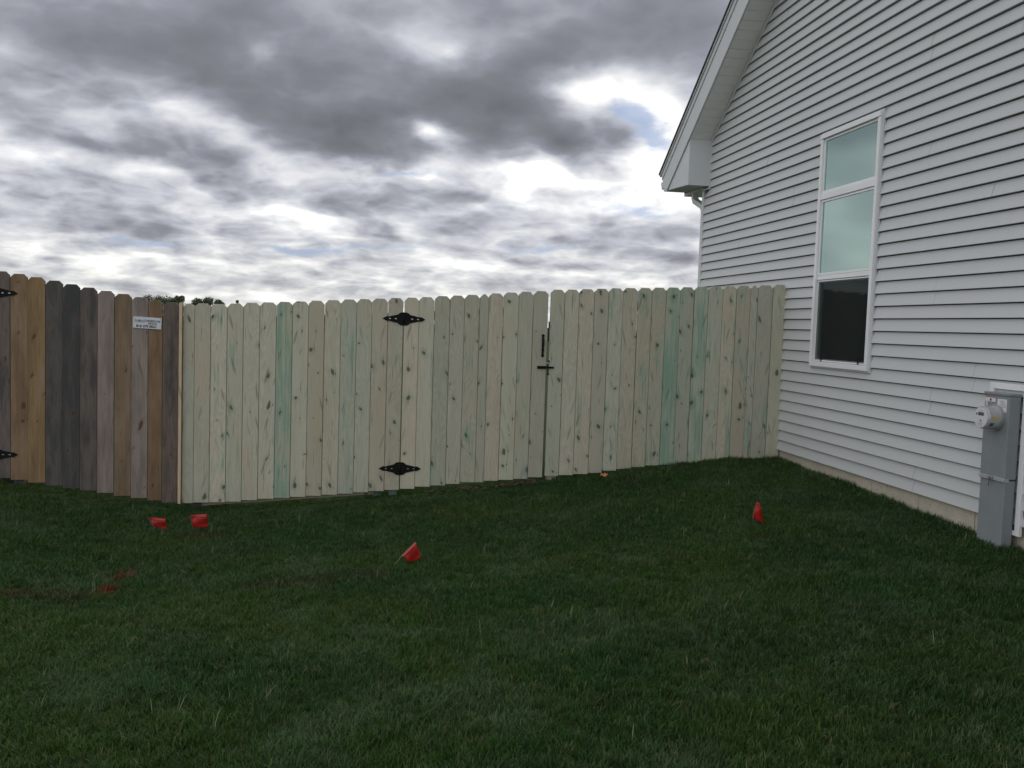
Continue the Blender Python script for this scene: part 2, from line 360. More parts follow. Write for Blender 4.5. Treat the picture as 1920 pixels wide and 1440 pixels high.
BROWN = [(on_ground(*q), r) for q, r in (((500, 1105), .20), ((560, 1097), .16), ((620, 1090), .17), ((690, 1083), .16), ((725, 1080), .10), ((380, 1008), .22), ((60, 1122), .20), ((130, 1126), .18), ((10, 1120), .16), ((1180, 905), .14), ((1430, 1015), .12))]
def grass_color(t, rnd):
    p = t.node('ShaderNodeNewGeometry').outputs['Position']
    n1 = t.noise(p, .75, 3, .55); n2 = t.noise(t.vm('ADD', p, (5, 3, 1)), 1.7, 4, .6); n3 = t.noise(t.vm('ADD', p, (15, 8, 1)), 5.0, 3, .6)
    c = t.mix(t.mr(n1, .35, .65), (.032, .084, .020), (.052, .096, .022))
    c = t.mix(t.m('MULTIPLY', t.mr(n2, .50, .66), .75), c, (.076, .128, .062))           # thin pale patches
    c = t.mix(t.m('MULTIPLY', t.mr(n3, .56, .72), .55), c, (.058, .070, .026))           # thatch showing
    c = t.mix(t.m('MULTIPLY', t.mr(t.noise(t.vm('ADD', p, (3, 30, 1)), 1.1, 3), .52, .68), .5), c, (.026, .064, .030))
    if rnd is not None:
        c = t.vm('SCALE', c, scale=t.mr(rnd, 0, 1, .56, 1.24, False))
        c = t.mix(t.m('GREATER_THAN', rnd, .965), c, (.12, .13, .06))
    for q, r in BROWN:
        pp = (q.x, q.y, q.z+H)
        d = t.m('ADD', t.vm('DISTANCE', p, pp), t.m('MULTIPLY', t.m('SUBTRACT', t.noise(p, 9, 3), .5), .22))
        c = t.mix(t.m('MULTIPLY', t.mr(d, r*.45, r*1.1, 1, 0), .42), c, (.050, .028, .016))
    for q in PAINT:
        pp = (q.x, q.y, q.z+H)
        d = t.m('ADD', t.vm('DISTANCE', p, pp), t.m('MULTIPLY', t.m('SUBTRACT', t.noise(p, 14, 3), .5), .16))
        c = t.mix(t.m('MULTIPLY', t.mr(d, .02, .11, 1, 0), .70), c, (.17, .018, .016))
    return c
gm, t = mat('lawn_soil'); gc = t.mix(.6, grass_color(t, None), (.030, .024, .014))
t.put(t.p.inputs['Base Color'], gc); t.p.inputs['Roughness'].default_value = 1; t.p.inputs['Specular IOR Level'].default_value = .1
bump(t, t.noise(t.node('ShaderNodeNewGeometry').outputs['Position'], 55, 4), 1, .03)
ground = sheet('ground', smooth_ticks(-7, 7, .2, -900, 900), smooth_ticks(-1, 13, .2, -120, 1600), gm)
tag(ground, 'soil and thatch under the mown lawn', kind='structure')
# blades
bm_, t = mat('grass_blade'); oi = t.node('ShaderNodeObjectInfo').outputs['Random']
c = grass_color(t, oi); hz = t.sep(t.node('ShaderNodeTexCoord').outputs['Object'])[2]
t.put(t.p.inputs['Base Color'], t.vm('SCALE', c, scale=1.12)); t.p.inputs['Roughness'].default_value = .42; t.p.inputs['Specular IOR Level'].default_value = .32
tr = t.node('ShaderNodeBsdfTranslucent'); t.put(tr.inputs[0], t.mix(1.0, c, (1.3, 1.6, .6), 'MULTIPLY'))
mx = t.node('ShaderNodeMixShader'); mx.inputs[0].default_value = .3; t.l.new(t.p.outputs[0], mx.inputs[1]); t.l.new(tr.outputs[0], mx.inputs[2]); t.l.new(mx.outputs[0], t.out.inputs[0])
pale, t2 = mat('dry_blade'); t2.p.inputs['Base Color'].default_value = (.19, .22, .10, 1); t2.p.inputs['Roughness'].default_value = .5
def tuft(name, n, hh, spread, m, wd=.0032, lean=.8):
    vs = []; fs = []
    for i in range(n):
        a = random.uniform(0, 2*math.pi); r = spread*math.sqrt(random.random()); bx, by = r*math.cos(a), r*math.sin(a)
        h = hh*random.uniform(.55, 1.15); la = random.uniform(0, 2*math.pi); ln = h*random.uniform(.1, lean)
        ta = la + math.pi/2 + random.uniform(-.6, .6); tx, ty = math.cos(ta), math.sin(ta); w0 = wd*random.uniform(.7, 1.3)
        b = len(vs)
        for q, ww in ((-.15, 1), (.4, .95), (.75, .7)):
            k = max(q, 0)**1.8; cx, cy, cz = bx+math.cos(la)*ln*k, by+math.sin(la)*ln*k, h*q*(1-.25*k*ln/h)
            vs += [(cx-tx*w0*ww/2, cy-ty*w0*ww/2, cz), (cx+tx*w0*ww/2, cy+ty*w0*ww/2, cz)]
        vs.append((bx+math.cos(la)*ln, by+math.sin(la)*ln, h*(1-.3*ln/h)))
        fs += [(b, b+1, b+3, b+2), (b+2, b+3, b+5, b+4), (b+4, b+5, b+6)]
    me = bpy.data.meshes.new(name); me.from_pydata(vs, [], fs); me.materials.append(m)
    for p in me.polygons: p.use_smooth = True
    return bpy.data.objects.new(name, me)
tc1 = bpy.data.collections.new('tufts'); tc2 = bpy.data.collections.new('stray_blades')
for i in range(6): tc1.objects.link(tuft('grass_tuft', 20, .044, .034, bm_, .0026))
for i in range(3): tc2.objects.link(tuft('stray_blade', 2, .105, .02, pale, .0026, 1.0))
def scatter_group():
    g = bpy.data.node_groups.new('scatter_grass', 'GeometryNodeTree')
    g.interface.new_socket('Geometry', in_out='INPUT', socket_type='NodeSocketGeometry'); g.interface.new_socket('Geometry', in_out='OUTPUT', socket_type='NodeSocketGeometry')
    t = NT(g); gi = t.node('NodeGroupInput'); go = t.node('NodeGroupOutput'); join = t.node('GeometryNodeJoinGeometry')
    for coll, dens, smin, smax, seed in ((tc1, 1700, .65, 1.25, 1), (tc2, 8, .5, 1.1, 5)):
        d = t.node('GeometryNodeDistributePointsOnFaces'); t.l.new(gi.outputs[0], d.inputs['Mesh']); d.inputs['Density'].default_value = dens; d.inputs['Seed'].default_value = seed
        ci = t.node('GeometryNodeCollectionInfo'); ci.inputs['Collection'].default_value = coll; ci.inputs['Separate Children'].default_value = True; ci.inputs['Reset Children'].default_value = True
        ip = t.node('GeometryNodeInstanceOnPoints'); ip.inputs['Pick Instance'].default_value = True
        t.l.new(d.outputs['Points'], ip.inputs['Points']); t.l.new(ci.outputs[0], ip.inputs['Instance'])
        rv = t.node('FunctionNodeRandomValue', data_type='FLOAT_VECTOR'); rv.inputs[0].default_value = (-.15, -.15, 0); rv.inputs[1].default_value = (.15, .15, 6.283)
        t.l.new(rv.outputs[0], ip.inputs['Rotation'])
        rs = t.node('FunctionNodeRandomValue', data_type='FLOAT'); rs.inputs[2].default_value = smin; rs.inputs[3].default_value = smax
        pos = t.node('GeometryNodeInputPosition').outputs[0]
        nn = t.node('ShaderNodeTexNoise'); t.l.new(pos, nn.inputs['Vector']); nn.inputs['Scale'].default_value = 2.2; nn.inputs['Detail'].default_value = 3
        px_ = t.sep(pos)[0:2]
        edge = t.m('ADD', t.mr(px_[0], 3.95, 4.18, 0, .55), t.m('MULTIPLY', t.mr(px_[1], 8.45, 8.66, 0, .3), t.mr(px_[0], 2.2, 2.9)))
        edge = t.m('SUBTRACT', edge, t.m('MULTIPLY', t.mr(px_[1], 8.35, 8.6, 0, .5), t.mr(px_[0], 1.9, 1.6)))
        k = t.m('ADD', edge, t.m('ADD', .35, t.m('MULTIPLY', nn.outputs[0], 1.3)))
        t.l.new(t.m('MULTIPLY', rs.outputs[1], k), ip.inputs['Scale'])
        t.l.new(ip.outputs[0], join.inputs[0])
    t.l.new(join.outputs[0], go.inputs[0]); return g
sg = scatter_group()
grid = lambda a, b, s: [a + s*i for i in range(int(round((b-a)/s))+1)]
def ranged(a, b, n): return [a+(b-a)*i/n for i in range(n+1)]
lawn = sheet('grass', ranged(-6.2, 4.215, 50), ranged(.8, 9.9, 44), None)
lawn.modifiers.new('blades', 'NODES').node_group = sg
tag(lawn, 'dark green mown lawn with pale and worn patches', 'grass', kind='stuff')

# ------------------------------------------------------------------ fences and gate
F = 8.73
def board(name, xl, xr, zt, zb, m, parent, col, amt, dy=0, ear=.033, th=.016, nx=0):
    cx = (xl+xr)/2; h = (xr-xl)/2 - .0008; z0 = 0; z1 = zt-zb; lean = random.uniform(-.002, .002)
    e = min(ear, h*.8); k = random.uniform(.9, 1.1)
    pts = [(-h, 0, z0), (h, 0, z0), (h+lean, 0, z1-e*k), (h-e+lean, 0, z1), (-h+e+lean, 0, z1), (-h+lean, 0, z1-e*(2-k))]
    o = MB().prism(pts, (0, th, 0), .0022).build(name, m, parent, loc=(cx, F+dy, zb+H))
    o.color = (*col, amt); return o
# picket seams and tops/bottoms measured on the fence face
def mk_table():
    T = []
    L = [-163, -130, -98, -65, -32, -14] ; # (beyond the frame, old gate leaf)
    ex = [-14, 18.4, 51.4, 85, 117.5, 150, 182.6, 214.6, 247, 278.5, 305.5, 337]
    tp = [508.5, 513.3, 519.6, 526, 532.8, 539, 545.3, 551, 557, 562.3, 566.8]; bt = [896.7, 900, 905, 910.6, 915.8, 920, 924.4, 930, 934, 938.3, 942.5]
    for i in range(11): T.append(('old', ex[i], ex[i+1], tp[i], bt[i]))
    ex = [343.5, 365.3, 395.8, 426.4, 457, 488, 519, 549, 579.5, 609.4, 640, 669.6, 698.6, 728.3, 757.2]
    tp = [569, 569, 570.3, 569, 567.5, 566.8, 565.8, 565, 563.7, 562.5, 561.3, 560.6, 559.7, 558.5]; bt = [943.5, 942.5, 942, 941, 938, 935.5, 934, 932, 930, 928, 925.8, 923.4, 921, 918.8]
    for i in range(14): T.append(('left', ex[i], ex[i+1], tp[i], bt[i]))
    ex = [758.4, 786.6, 815.7, 844.7, 872.3, 900.8, 917.5, 945, 973.8, 1001.2, 1029]
    tp = [557.9, 557, 555, 554, 552.7, 551.5, 550, 548.3, 546.8, 545.7]; bt = [916.6, 912.7, 910.5, 907.5, 904.4, 904.5, 901.6, 900, 898, 895]
    for i in range(10): T.append(('gate', ex[i], ex[i+1], tp[i], bt[i]))
    ex = [1033.3, 1060, 1087, 1115.6, 1142.4, 1169.3, 1197.3, 1223.4, 1250, 1277, 1303, 1329.3, 1356.8, 1382.4, 1408.7, 1422.5, 1450.6, 1476.5]
    tp = [543, 542.8, 542, 541.3, 540.4, 540, 539.8, 539.3, 539, 538.4, 537.8, 537, 536.4, 535.8, 535.2, 534.8, 533.6]
    bt = [892.6, 891, 889, 887, 883, 880, 876, 873, 871.6, 870, 868.5, 867, 865.8, 864.6, 863.8, 863, 862]
    for i in range(17): T.append(('right', ex[i], ex[i+1], tp[i], bt[i]))
    return T
SEC = {}
for s, a, b, tpx, bpx in mk_table():
    mid = (a+b)/2; top = fence_at(mid, tpx); pa = fence_at(a, tpx); pb = fence_at(b, tpx)
    bot = fence_at(mid - (bpx-tpx)*.0295*(1 if mid > 300 else .2), bpx)
    SEC.setdefault(s, []).append((pa.x, pb.x, top.z, bot.z))
x0 = SEC['old'][0][0]-.006; tz, bz = SEC['old'][0][2:]
SEC['oldgate'] = []
for i in range(8):
    SEC['oldgate'].append((x0-.152, x0-.002, tz+.028*(i+1)*.8, bz+.012*(i+1))); x0 -= .152
SEC['oldgate'].reverse()
old_cols = [((.17, .14, .125), .75), ((.22, .15, .092), .22), ((.24, .16, .085), .10), ((.125, .115, .10), .82), ((.12, .11, .105), 1.0), ((.165, .14, .12), .85), ((.245, .20, .18), .12), ((.20, .145, .095), .2), ((.24, .20, .178), .28), ((.20, .135, .08), .12), ((.165, .13, .11), .72)]
def new_col():
    k = random.uniform(.84, 1.06); g = random.uniform(-.015, .02); u = random.uniform(-.018, .02); return (.545*k-g+u, .525*k, .42*k-g*.3-u*.4)
special = {('left', 3): .62, ('left', 6): .78, ('left', 0): .3, ('left', 4): .45, ('left', 8): .4, ('left', 12): .42, ('left', 13): .35,
           ('gate', 0): .4, ('gate', 1): .5, ('gate', 6): .35, ('gate', 8): .5, ('right', 4): .55, ('right', 8): .80, ('right', 10): .72, ('right', 1): .35, ('right', 0): .35, ('right', 3): .35}
tint = {('left', 6): (.48, .49, .37), ('right', 8): (.46, .51, .41), ('right', 10): (.50, .53, .42), ('gate', 4): (.48, .46, .36)}
def mk_section(s, name, label, cat, mt, group=None):
    B = SEC[s]; xl, xr = B[0][0], B[-1][1]
    root = empty(name, ((xl+xr)/2, F, H + (B[0][3]+B[-1][3])/2)); tag(root, label, cat, group)
    root.location = (0, 0, 0)
    rx = (xl+xr)/2; rz = H+min(b[3] for b in B); root.location = (rx, F, rz)
    inv = Matrix.Translation((-rx, -F, -rz))
    kids = []
    for i, (a, b, zt, zb) in enumerate(B):
        if s == 'old': col, am = old_cols[i]
        elif s == 'oldgate': col, am = random.choice(old_cols)
        else: col, am = tint.get((s, i), new_col()), special.get((s, i), random.uniform(.26, .62))
        kids.append(board('picket', a, b, zt, zb, mt, root, col, am, dy=(i % 2)*.0022 + random.uniform(-.0008, .0008)))
    for fr in ((.10), (.52), (.93)):
        za = B[0][2] + (B[0][3]-B[0][2])*fr; zb = B[-1][2] + (B[-1][3]-B[-1][2])*fr
        o = MB().prism([(xl+.01, 0, za-.045), (xr-.01, 0, zb-.045), (xr-.01, 0, zb+.045), (xl+.01, 0, za+.045)], (0, .038, 0)).build('rail', mt, root, loc=(0, F+.0205, H))
        o.color = (.42, .40, .31, .2) if mt is NEW else (.17, .14, .11, .3); kids.append(o)
    return root, kids
def fin(root, kids):
    for k in kids: k.location = k.location - root.location
def post(x, ztop, mt, w=.09, col=(.28, .31, .27), y=None, am=.5):
    zb = ground_rel(x, F+.1)-.25
    y = F+.061 if y is None else y
    o = MB().box(-w/2, w/2, 0, w, zb, ztop, .004).build('post', mt, None, loc=(x, y, H)); o.color = (*col, am); return o
# old weathered run
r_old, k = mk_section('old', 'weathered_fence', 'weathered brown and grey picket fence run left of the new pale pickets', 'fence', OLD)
xs = SEC['old']
for px in (30,):
    q = fence_at(px, 903); p = post(q.x, xs[1][2]-.06, OLD, .09, (.12, .13, .13), am=.3); p.parent = r_old; k.append(p)
q = fence_at(364, 945); p = post(q.x+.01, SEC['left'][1][2]-.07, OLD, .10, (.10, .12, .11), am=.2); p.parent = r_old; k.append(p)
# edge trim between old and new
a = fence_at(337.4, 570).x; b = fence_at(343.2, 570).x
o = MB().box(a, b, -.034, .016, SEC['left'][0][3], SEC['left'][0][2]+.004, .0015).build('edge_strip', NEW, None, loc=(0, F, H)); o.color = (.66, .50, .34, 0.0); strip = o
fin(r_old, k)
# old gate, only its hinge tips in view
r_og, k = mk_section('oldgate', 'weathered_gate', 'old weathered wooden gate at the left frame edge hung on black strap hinges', 'gate', OLD)
def hinge(px, py, parent_list, parent, flip=1, L=.206):
    c = fence_at(px, py); P = []
    prof = [(0, .064), (.03, .062), (.05, .05), (.060, .040), (.107, .030), (.145, .020), (.158, .023), (.174, .018), (L-.012, .006), (L, 0)]
    pts = [(x, z) for x, z in prof] + [(x, -z) for x, z in prof[-2::-1]] + [(-x, -z) for x, z in prof[1:]] + [(-x, z) for x, z in prof[-2:0:-1]]
    mb = MB().prism([(x, 0, z) for x, z in pts], (0, .004, 0), .0012)
    o = mb.build('hinge', BLACK, parent, loc=(c.x, F-.0065, c.z+H)); parent_list.append(o)
    kn = MB().tube([(0, -.004, -.045), (0, -.004, .045)], .0065, 10).build('hinge_pin', BLACK, o, True)
    for x in (-.135, -.078, .078, .135):
        MB().prism([(x+.007*math.cos(q)*(1.5), -.003, .0048*math.sin(q)) for q in [i*math.pi/4 for i in range(8)]], (0, .0028, 0)).build('hinge_screw', STEEL, o)
    return o
hinge(-12, 548.5, k, r_og); hinge(-11, 852, k, r_og)
q = fence_at(9, 900); p = post(q.x, xs[0][2]-.06, OLD, .09, (.05, .05, .05), am=.6); p.parent = r_og; k.append(p)
fin(r_og, k)
# new fixed run left of the gate
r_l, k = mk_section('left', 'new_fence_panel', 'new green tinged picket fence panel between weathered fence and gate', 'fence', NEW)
strip.parent = r_l; k.append(strip)
a = fence_at(372, 947); b = fence_at(703, 925)
o = MB().prism([(a.x, 0, a.z-.02), (b.x, 0, b.z-.02), (b.x, 0, b.z+.10), (a.x, 0, a.z+.10)], (0, .036, 0), .002).build('kick_board', NEW, r_l, loc=(0, F+.0615, H)); o.color = (.44, .40, .30, .05); k.append(o)
for px, py in ((707, 925), (736, 922)):
    q = fence_at(px, py, F+.1); p = post(q.x, SEC['left'][-1][2]-.07, NEW, .085, (.10, .15, .14), am=.9, y=F+.10); p.parent = r_l; k.append(p)
fin(r_l, k)
# gate
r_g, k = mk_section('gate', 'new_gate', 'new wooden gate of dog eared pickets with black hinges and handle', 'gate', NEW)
hinge(757.5, 598, k, r_g); hinge(749.5, 878.5, k, r_g)
a = fence_at(1018.3, 627); b = fence_at(1017, 669); hx = (a.x+b.x)/2
hb = MB().box(-.011, .011, 0, .004, b.z, a.z, .001)
o = hb.build('handle', BLACK, r_g, loc=(hx, F-.0065, H)); k.append(o)
MB().tube([(0, -.0, b.z+.05), (0, -.03, b.z+.07), (0, -.036, (a.z+b.z)/2), (0, -.03, a.z-.05), (0, 0, a.z-.035)], .0095, 8).build('handle_grip', BLACK, o, True)
for zz in (a.z-.012, b.z+.012):
    MB().tube([(0, -.003, zz), (0, .001, zz)], .016, 6).build('handle_plate', BLACK, o)
# diagonal brace behind
B = SEC['gate']
o = MB().prism([(B[0][0]+.05, 0, B[0][3]+.22), (B[0][0]+.17, 0, B[0][3]+.22), (B[-1][1]-.05, 0, B[-1][2]-.25), (B[-1][1]-.17, 0, B[-1][2]-.25)], (0, .036, 0)).build('brace', NEW, r_g, loc=(0, F+.0215, H)); o.color = (.42, .40, .31, .2); k.append(o)
la = fence_at(1007, 688.3); lb = fence_at(1038, 689)
lt = MB().box(la.x, (la.x+lb.x)/2+.01, -.014, -.006, la.z-.015, la.z+.013, .002).box((la.x+lb.x)/2-.005, lb.x, -.012, -.006, lb.z-.011, lb.z+.009, .002).build('latch', BLACK, r_g, loc=(0, F, H)); k.append(lt)
c1 = fence_at(1027.5, 677); c2 = fence_at(1026.5, 702)
MB().tube([(c1.x+.008, -.017, c1.z), (c1.x-.004, -.017, c1.z-.03), (c2.x, -.017, c2.z+.03), (c2.x+.003, -.017, c2.z)], .006, 8).build('latch_lever', BLACK, lt, True)
MB().box(c1.x-.012, c1.x+.016, -.02, -.008, c1.z-.004, c1.z+.007, .002).build('latch_tab', BLACK, lt)
MB().box(c1.x-.016, c1.x+.0, -.024, -.012, c1.z-.026, c1.z-.012, .002).build('latch_bolt', STEEL, lt)
MB().box(c2.x-.012, c2.x+.014, -.02, -.008, c2.z-.004, c2.z+.006, .002).build('latch_tab', BLACK, lt)
fin(r_g, k)
# right fixed run
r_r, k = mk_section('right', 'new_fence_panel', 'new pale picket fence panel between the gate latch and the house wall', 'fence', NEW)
pz = fence_at(1030, 641).z
p = post(fence_at(1031, 641, F+.07).x+.066, pz, NEW, .09, (.62, .56, .42), y=F+.062, am=0.02); p.parent = r_r; k.append(p)
s1 = fence_at(1030, 603, F+.03).z
o = MB().box(-.014, .02, 0, .012, pz, s1, .001).build('latch_stop', BLACK, r_r, loc=(fence_at(1031, 620, F+.06).x, F+.062, H)); k.append(o)
p = post(4.13, SEC['right'][-1][2]-.09, NEW, .09, (.36, .38, .30), am=.4); p.parent = r_r; k.append(p)
fin(r_r, k)
# company sign
def text_mesh(txt, size, mt, parent, loc, name='lettering', rot=(math.pi/2, 0, 0), ext=.0004, sx=1.0, bold=.0):
    cu = bpy.data.curves.new(name, 'FONT'); cu.body = txt; cu.size = size; cu.extrude = ext; cu.align_x = 'CENTER'; cu.align_y = 'CENTER'; cu.offset = bold
    tmp = bpy.data.objects.new('tmp', cu); C.objects.link(tmp); dg = bpy.context.evaluated_depsgraph_get()
    me = bpy.data.meshes.new_from_object(tmp.evaluated_get(dg)); bpy.data.objects.remove(tmp)
    o = bpy.data.objects.new(name, me); me.materials.clear(); me.materials.append(mt); C.objects.link(o); o.parent = parent; o.location = loc; o.rotation_euler = rot; o.scale = (sx, 1, 1); return o
INK = simple('black_ink', (.02, .022, .03), .5); INKG = simple('grey_ink', (.25, .25, .30), .5); SIGNW = simple('sign_face', (.60, .64, .69), .35)
c = fence_at(276.5, 605.5)
sg_ = empty('company_sign', (c.x, F-.006, c.z+H)); tag(sg_, 'small white company sign screwed to the weathered pickets', 'sign'); sg_.rotation_euler = (0, math.radians(2.2), 0)
MB().box(-.125, .125, -.002, .002, -.0525, .0525, .0006).build('sign_plate', SIGNW, sg_)
text_mesh('CORNERSTONE', .0235, INK, sg_, (.043, -.0026, .018), bold=.0005, sx=.86); text_mesh('FENCE', .0235, INK, sg_, (.045, -.0026, -.004), bold=.0005, sx=1.1); text_mesh('816 270 0521', .032, INK, sg_, (-.005, -.0026, -.0325), bold=.0012, sx=1.02)
lg = MB()
for i in range(11):
    x = -.108+i*.008; z = .022+.008*abs(math.cos(i*.63)); lg.box(x-.0022, x+.0022, -.003, -.002, .0, z)
lg.build('logo', INKG, sg_)
MB().prism([(-.082, -.0034, .026), (-.070, -.0034, .018), (-.058, -.0034, .026), (-.058, -.0034, .021), (-.070, -.0034, .012), (-.082, -.0034, .021)], (0, .0004, 0)).build('logo', INK, sg_)
for sx in (-.115, .115):
    for sz in (-.043, .043): MB().tube([(sx, -.004, sz), (sx, -.001, sz)], .004, 8).build('screw', STEEL, sg_)
# soil clods at the bottom of the gate
CLOD = simple('dug_soil', (.055, .035, .022), 1, var=.4, scale=40)
mb = MB()
for i in range(80):
    x = random.choice([random.uniform(.55, 1.7), random.uniform(.6, 1.1), random.uniform(1.3, 1.66)]); y = F + random.uniform(-.02, .05); z = ground_rel(x, y)+H+random.uniform(.0, .03)
    r = random.uniform(.010, .026)
    ret = bmesh.ops.create_icosphere(mb.b, subdivisions=1, radius=r, matrix=Matrix.Translation((x, y, z)) @ Matrix.Diagonal((1.4, 1, .7, 1)))
    for vv in ret['verts']: vv.co += Vector((random.uniform(-1, 1), random.uniform(-1, 1), random.uniform(-1, 1)))*r*.3
o = mb.build('dug_soil', CLOD); tag(o, 'loose brown soil along the foot of the new gate', 'soil', kind='stuff')

# ------------------------------------------------------------------ house
W = 4.2
house = empty('house', (W, 11.26, H-1.19)); tag(house, 'two storey height gable end in light grey horizontal vinyl siding', 'house')
house['label'] = 'grey vinyl sided house gable with white window and boxed eave'
HK = []
def hb(o): HK.append(o); return o
YC = 11.24; RY = 5.5; SL = .667
def rake_b(y):                                              # underside of rake soffit at y
    return 2.42 + SL*(11.02-y) if y > RY else 2.42 + SL*(11.02-RY) - SL*(RY-y)
WY0, WY1, WZ0, WZ1 = 7.072, 8.09, -.289, 1.895               # window outer
EXP = .1040
def plank(z0, poly):
    """one lap of siding: face leans out to its bottom edge"""
    zb, zt = z0, z0+EXP+.008; xb, xt = W-.021, W+.004
    def P(y, z):
        q = (z-zb)/(zt-zb); return (xb+(xt-xb)*q, y, z)
    pl = poly
    mb = MB(); b = mb.b
    # the face stops short of the lap above and turns in, leaving a shadow slot under every butt edge
    za = z0+EXP-.008
    (ya, zlo), (yb, _), (yc, zc_), (yd, _2) = pl
    za = min(za, zc_); zlo = max(zlo, zb)
    q = (za-zlo)/(zc_-zlo); yc, yd = yb+(yc-yb)*q, ya+(yd-ya)*q
    DI = .0115; jx = random.uniform(-.0009, .0009)

    lean = lambda zz: jx+xb+(W+.003-xb)*min(1, (zz-zb)/(EXP-.007))
    xa = lean(za); prof = [(W+DI, zlo+.001, ya, yb), (lean(zlo)+.0015, zlo, ya, yb), (lean(zlo), zlo+.0015, ya, yb), (xa, za, yd, yc), (W+DI, za-.001, yd, yc)]
    rows = [(b.verts.new((x, p, z)), b.verts.new((x, q_, z))) for x, z, p, q_ in prof]
    for (a0, a1), (c0, c1) in zip(rows, rows[1:]): b.faces.new((a0, a1, c1, c0))
    return mb
YN = -.26
i = 0; z = -1.191
cap = []
while True:
    zt = z+EXP+.008
    # far and near limit at this height from the rake
    yf = min(YC-.05, 11.02-(z-2.42)/SL) if z > 2.42-EXP else YC-.05
    yft = min(YC-.05, 11.02-(zt-2.42)/SL) if zt > 2.42-EXP else YC-.05
    if z > 1.80 and yf > 11.0: yf = 11.0
    if zt > 1.80 and yft > 11.0: yft = 11.0
    if z > 2.30: yf, yft = min(11.0, 11.02-(z-2.425)/SL), min(11.0, 11.02-(zt-2.425)/SL)
    if yf <= RY+.3: break
    yn = max(YN, 2*RY-yf) if z > 2.3 else YN; ynt = max(YN, 2*RY-yft) if z > 2.3 else YN
    segs = []
    if zt > WZ0 and z < WZ1:
        segs = [([(WY1-.005, z), (yf, z), (yft, zt), (WY1-.005, zt)]), ([(yn, z), (WY0+.005, z), (WY0+.005, zt), (ynt, zt)])]
        if z < WZ0: segs.append([(WY0+.005, z), (WY1-.005, z), (WY1-.005, WZ0+.01), (WY0+.005, WZ0+.01)])
        if zt > WZ1+.012: segs.append([(WY0+.005, max(z, WZ1-.01)), (WY1-.005, max(z, WZ1-.01)), (WY1-.005, zt), (WY0+.005, zt)])
    else: segs = [[(yn, z), (yf, z), (yft, zt), (ynt, zt)]]
    if i % 2 == 0: seam = [random.uniform(1.0, 3.4), random.uniform(4.2, 6.6), random.uniform(8.5, 10.4)]
    parts = []
    for pl in segs:
        (a0, z0_), (a1, _), (a2, z1_), (a3, _) = pl
        cuts = [q for q in seam if min(a0, a3)+.3 < q < min(a1, a2)-.3]
        lo0, lo3 = a0, a3
        for q in cuts:
            parts.append([(lo0, z0_), (q-.0008, z0_), (q-.0008, z1_), (lo3, z1_)]); lo0 = lo3 = q+.0008
        parts.append([(lo0, z0_), (a1, z0_), (a2, z1_), (lo3, z1_)])
    for pl in parts:
        hb(plank(z, pl).build('siding_plank', SIDING, house))
    z += EXP; i += 1
# sheathing with the window opening, other walls (all closed so the inside is dark)
mb = MB(); x0_, x1_ = W+.012, W+.14
mb.box(x0_, x1_, YN, WY0+.03, -1.19, 2.3); mb.box(x0_, x1_, WY1-.03, YC-.02, -1.19, 1.83); mb.box(x0_, x1_, WY0+.03, WY1-.03, -1.19, WZ0+.03); mb.box(x0_, x1_, WY0+.03, WY1-.03, WZ1-.03, 2.3); mb.box(x0_, x1_, WY1-.03, 11.0, 1.83, 2.3)
mb.prism([(x0_, YN+.0, 2.3), (x0_, 11.0, 2.3), (x0_, RY, rake_b(RY)-.1)], (.13, 0, 0))
hb(mb.build('wall', WRAP, house))
hb(MB().box(W+.14, 12, YC-.15, YC-.02, -1.19, 2.0).box(W+.14, 12, YN, YN+.12, -1.19, 2.0).box(11.9, 12, YN+.12, YC-.15, -1.19, 2.0).build('wall', SIDING, house))
hb(MB().box(W+.14, 11.9, YN+.12, YC-.15, -1.19, -1.05).build('floor', SHEATH, house))
# far side wall of the eave (return of siding) as trim colour is hidden; corner post
hb(MB().box(W-.022, W+.07, YC-.052, YC+.012, -1.21, 1.84, .003).build('corner_trim', TRIM, house))
# foundation poured in panels
ys = [YC+.01, 10.28, 9.62, 8.96, 8.30, 7.64, 6.98, 6.32, 5.66, 5.0, 4.34, 3.68, 3.02, 2.36, 1.7, 1.04, .38, YN]
for a, b in zip(ys, ys[1:]):
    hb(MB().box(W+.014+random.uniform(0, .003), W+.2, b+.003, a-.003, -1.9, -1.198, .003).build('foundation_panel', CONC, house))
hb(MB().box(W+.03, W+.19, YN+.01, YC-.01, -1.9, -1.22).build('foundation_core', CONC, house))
# rake: soffit planks, fascia, drip edge, roof
X0 = 3.9
step = .127/math.sqrt(1+SL*SL); y = 11.02; n = 0
d_ = Vector((0, -1, SL)).normalized()
while y > RY+.02:
    ya, yb = y-.0035, max(y-step+.0035, RY)
    za, zb = rake_b(ya), rake_b(yb)
    mb = MB().prism([(X0+.004, ya, za), (W+.0, ya, za), (W+.0, yb, zb), (X0+.004, yb, zb)], (0, .0, .012), .0)
    hb(mb.build('soffit_plank', SOFFIT, house)); y -= step; n += 1
y = YN-.5
mb = MB().prism([(X0+.004, RY, rake_b(RY)), (W, RY, rake_b(RY)), (W, YN-.7, rake_b(YN-.7)), (X0+.004, YN-.7, rake_b(YN-.7))], (0, 0, .012)); hb(mb.build('soffit_panel', SOFFIT, house))
